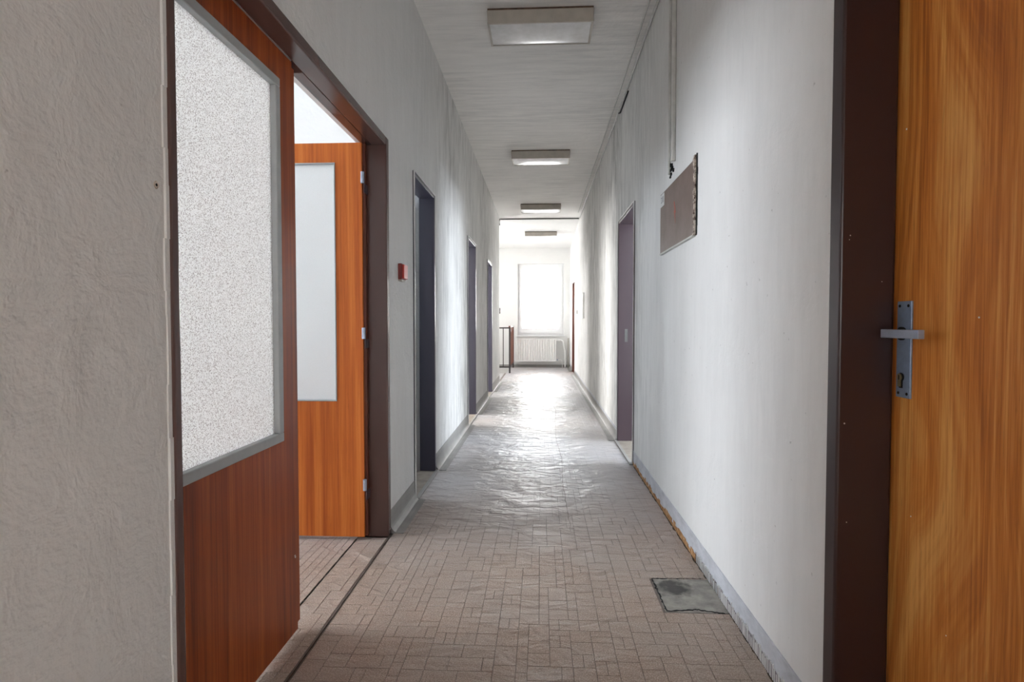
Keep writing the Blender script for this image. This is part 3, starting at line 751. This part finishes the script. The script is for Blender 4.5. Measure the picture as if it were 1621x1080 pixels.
# conduits dropping from the ceiling to the panel
def conduit(y, r, z0, mat, label):
    bm = bmesh.new(); tube(bm, [(R-r*0.8, y, z0), (R-r*0.8, y, H)], r, 10); o = obj('cable_conduit', bm, mat, smooth=False)
    return tag(o, label, 'conduit')
conduit(3.235, 0.009, 1.93, 'cablegrey', 'thin pale cable conduit dropping from the ceiling to the brown panel')
conduit(3.13, 0.014, 1.975, 'cablegrey', 'thicker grey cable conduit dropping from the ceiling to the brown panel')
bm = bmesh.new()
for k in range(9): 
    y = 3.13 + random.uniform(0, 0.10); z = 1.93 + random.uniform(-0.025, 0.04); bx(bm, R-0.007, R, y, y+random.uniform(0.012, 0.03), z, z+random.uniform(0.008, 0.022))
tag(obj('cable_stub', bm, 'black'), 'dark broken-out cable ends above the brown panel', 'cable')
# cables along the ceiling corner, across the ceiling step
bm = bmesh.new(); pts = []
y = -2.9
while y < 10.9: pts.append((R-0.010-0.003*math.sin(y*2.1), y, H-0.045-0.008*math.sin(y*1.3))); y += 0.3
tube(bm, pts, 0.009, 8); tag(obj('wall_cable', bm, 'cablegrey', smooth=True), 'painted cable running along the top of the panel wall', 'cable')
bm = bmesh.new(); pts = []; y = -2.9
while y < 10.5: pts.append((R-0.055-0.006*math.sin(y*0.9), y, H-0.006)); y += 0.3
tube(bm, pts, 0.006, 8); tag(obj('ceiling_cable', bm, 'cablegrey', smooth=True), 'thin pale cable running along the ceiling edge over the panel', 'cable')
bm = bmesh.new(); tube(bm, [(R-0.012, 4.75, H-0.10), (R-0.02, 4.95, H-0.125), (R-0.014, 5.2, H-0.11), (R-0.008, 5.35, H-0.06)], 0.006, 8)
tag(obj('cable_loop', bm, 'black', smooth=True), 'short dark sagging cable near the ceiling beyond the panel', 'cable')
bm = bmesh.new(); tube(bm, [(L+0.01, 10.72, 2.95), (L+0.01, 10.72, 3.06), (L+0.02, 10.84, 3.082), (0, 10.855, 3.088), (R-0.01, 10.855, 3.09)], 0.011, 8)
tag(obj('crossing_cable', bm, 'cabledark', smooth=True), 'grey cable crossing the ceiling step with a bent end', 'cable')

# ------------------------------------------------------------------ small wall fittings
al = empty('alarm_button', (L, 3.165, 1.345)); tag(al, 'small red square alarm button on the grey wall', 'alarm')
box('back_box', (L, L+0.022, 3.113, 3.208, 1.345, 1.433), 'darkred', al, 0.003)
box('front_cover', (L+0.022, L+0.034, 3.118, 3.203, 1.350, 1.428), 'red', al, 0.003)
box('lower_lip', (L+0.0, L+0.02, 3.120, 3.20, 1.336, 1.345), 'lamp', al)
wb = empty('wall_cabinet', (R, 9.7, 1.19)); tag(wb, 'small white box mounted on the mottled wall', 'box')
box('body', (R-0.030, R, 9.49, 10.25, 1.19, 1.618), 'cablegrey', wb, 0.003)  # grey body paints in the shade on the white box's near side
box('front_panel', (R-0.038, R-0.030, 9.49, 10.25, 1.19, 1.618), 'white', wb, 0.002)
sw = empty('light_switch', (R, 11.36, 1.29)); tag(sw, 'small grey light switch between the white box and far door', 'switch')
box('plate', (R-0.012, R, 11.32, 11.40, 1.29, 1.37), 'lamp', sw, 0.003)
box('rocker', (R-0.018, R-0.012, 11.335, 11.385, 1.305, 1.355), 'cabledark', sw, 0.002)
# plaster rim and drill hole beside the double door
bm = bmesh.new(); z = 0.0
while z < 2.04:
    d = random.uniform(0.05, 0.16); bx(bm, L, L+random.uniform(0.003, 0.006), D1[0]-random.uniform(0.010, 0.016), D1[0]-0.001, z, min(z+d, 2.045)); z += d
o = obj('plaster_edge', bm, 'wall_l', wl)
bm = bmesh.new(); tube(bm, [(L-0.001, 1.138, 1.385), (L+0.0012, 1.138, 1.385)], 0.0032, 10); obj('drill_hole', bm, 'black', wl)
bm = bmesh.new(); sweep(bm, [(1.138+0.0085*random.uniform(.7, 1.1)*math.cos(a*.7), 1.385+0.0085*random.uniform(.7, 1.1)*math.sin(a*.7)) for a in range(9)], 'x', L, L+0.0008); obj('chipped_spot', bm, 'chip', wl)

# windows of the side rooms, some of them added for the light
def side_window(name, x, sgn, y0, y1, label, z0=0.85, z1=2.45, mid=True):
    w = empty(name, (x, (y0+y1)/2, z0)); tag(w, label, 'window', kind='structure')
    bars = [(y0, y0+0.06, z0, z1), (y1-0.06, y1, z0, z1), (y0+0.06, y1-0.06, z0, z0+0.06), (y0+0.06, y1-0.06, z1-0.06, z1)]
    if mid: bars.append(((y0+y1)/2-0.04, (y0+y1)/2+0.04, z0+0.06, z1-0.06))
    for a, b, c, d in bars: box('window_frame', (min(x, x+sgn*0.07), max(x, x+sgn*0.07), a, b, c, d), 'upvc', w)
    box('glass_pane', (min(x+sgn*0.03, x+sgn*0.035), max(x+sgn*0.03, x+sgn*0.035), y0+0.06, y1-0.06, z0+0.06, z1-0.06), 'glass', w)
side_window('window_2', -4.6, -1, 1.2, 3.1, 'white window of the office behind the double door')
side_window('window_3', 4.6, 1, 3.2, 5.0, 'white window of the side room past the brown panel')
side_window('window_4', -4.0, -1, 5.8, 8.0, 'white window of the room behind the two far doorways')  # added around the fill lamp of this room
side_window('window_5', -3.0, -1, 11.4, 13.4, 'white stairwell window beside the railing')  # added around the landing fill lamp
side_window('window_6', -2.4, -1, 3.75, 4.25, 'small high window of the room beside the alarm button', 1.75, 2.25, False)  # added around the fill lamp of the small room
w7 = empty('window_7', (0, YR, 0.85)); tag(w7, 'white window in the corridor end behind the photographer', 'window', kind='structure')  # added to let light onto the near corridor from behind
bm = bmesh.new(); ring(bm, -0.40, 0.40, 0.85, 2.15, 0.06, YR-0.10, YR-0.03); obj('window_frame', bm, 'upvc', w7)
box('glass_pane', (-0.34, 0.34, YR-0.068, YR-0.062, 0.91, 2.09), 'glass', w7)
# small splashes of white paint on the veneer door and its frame
for y, z, r in ((1.374, 1.55, 0.0022), (1.142, 1.112, 0.002), (1.33, 0.66, 0.0016), (1.21, 0.45, 0.0014)):
    bm = bmesh.new(); tube(bm, [(LX-0.0008, y, z), (LX+0.001, y, z)], r, 8); obj('paint_fleck', bm, 'white', lf7)
for x, z, r in ((0.735, 1.31, 0.0016), (0.733, 1.30, 0.0012), (0.81, 1.2, 0.001), (0.729, 0.86, 0.002), (0.738, 0.62, 0.0015)):
    bm = bmesh.new(); tube(bm, [(x, E0[1]-0.0535, z), (x, E0[1]-0.05, z)], r, 8); obj('paint_fleck', bm, 'paper', d7)
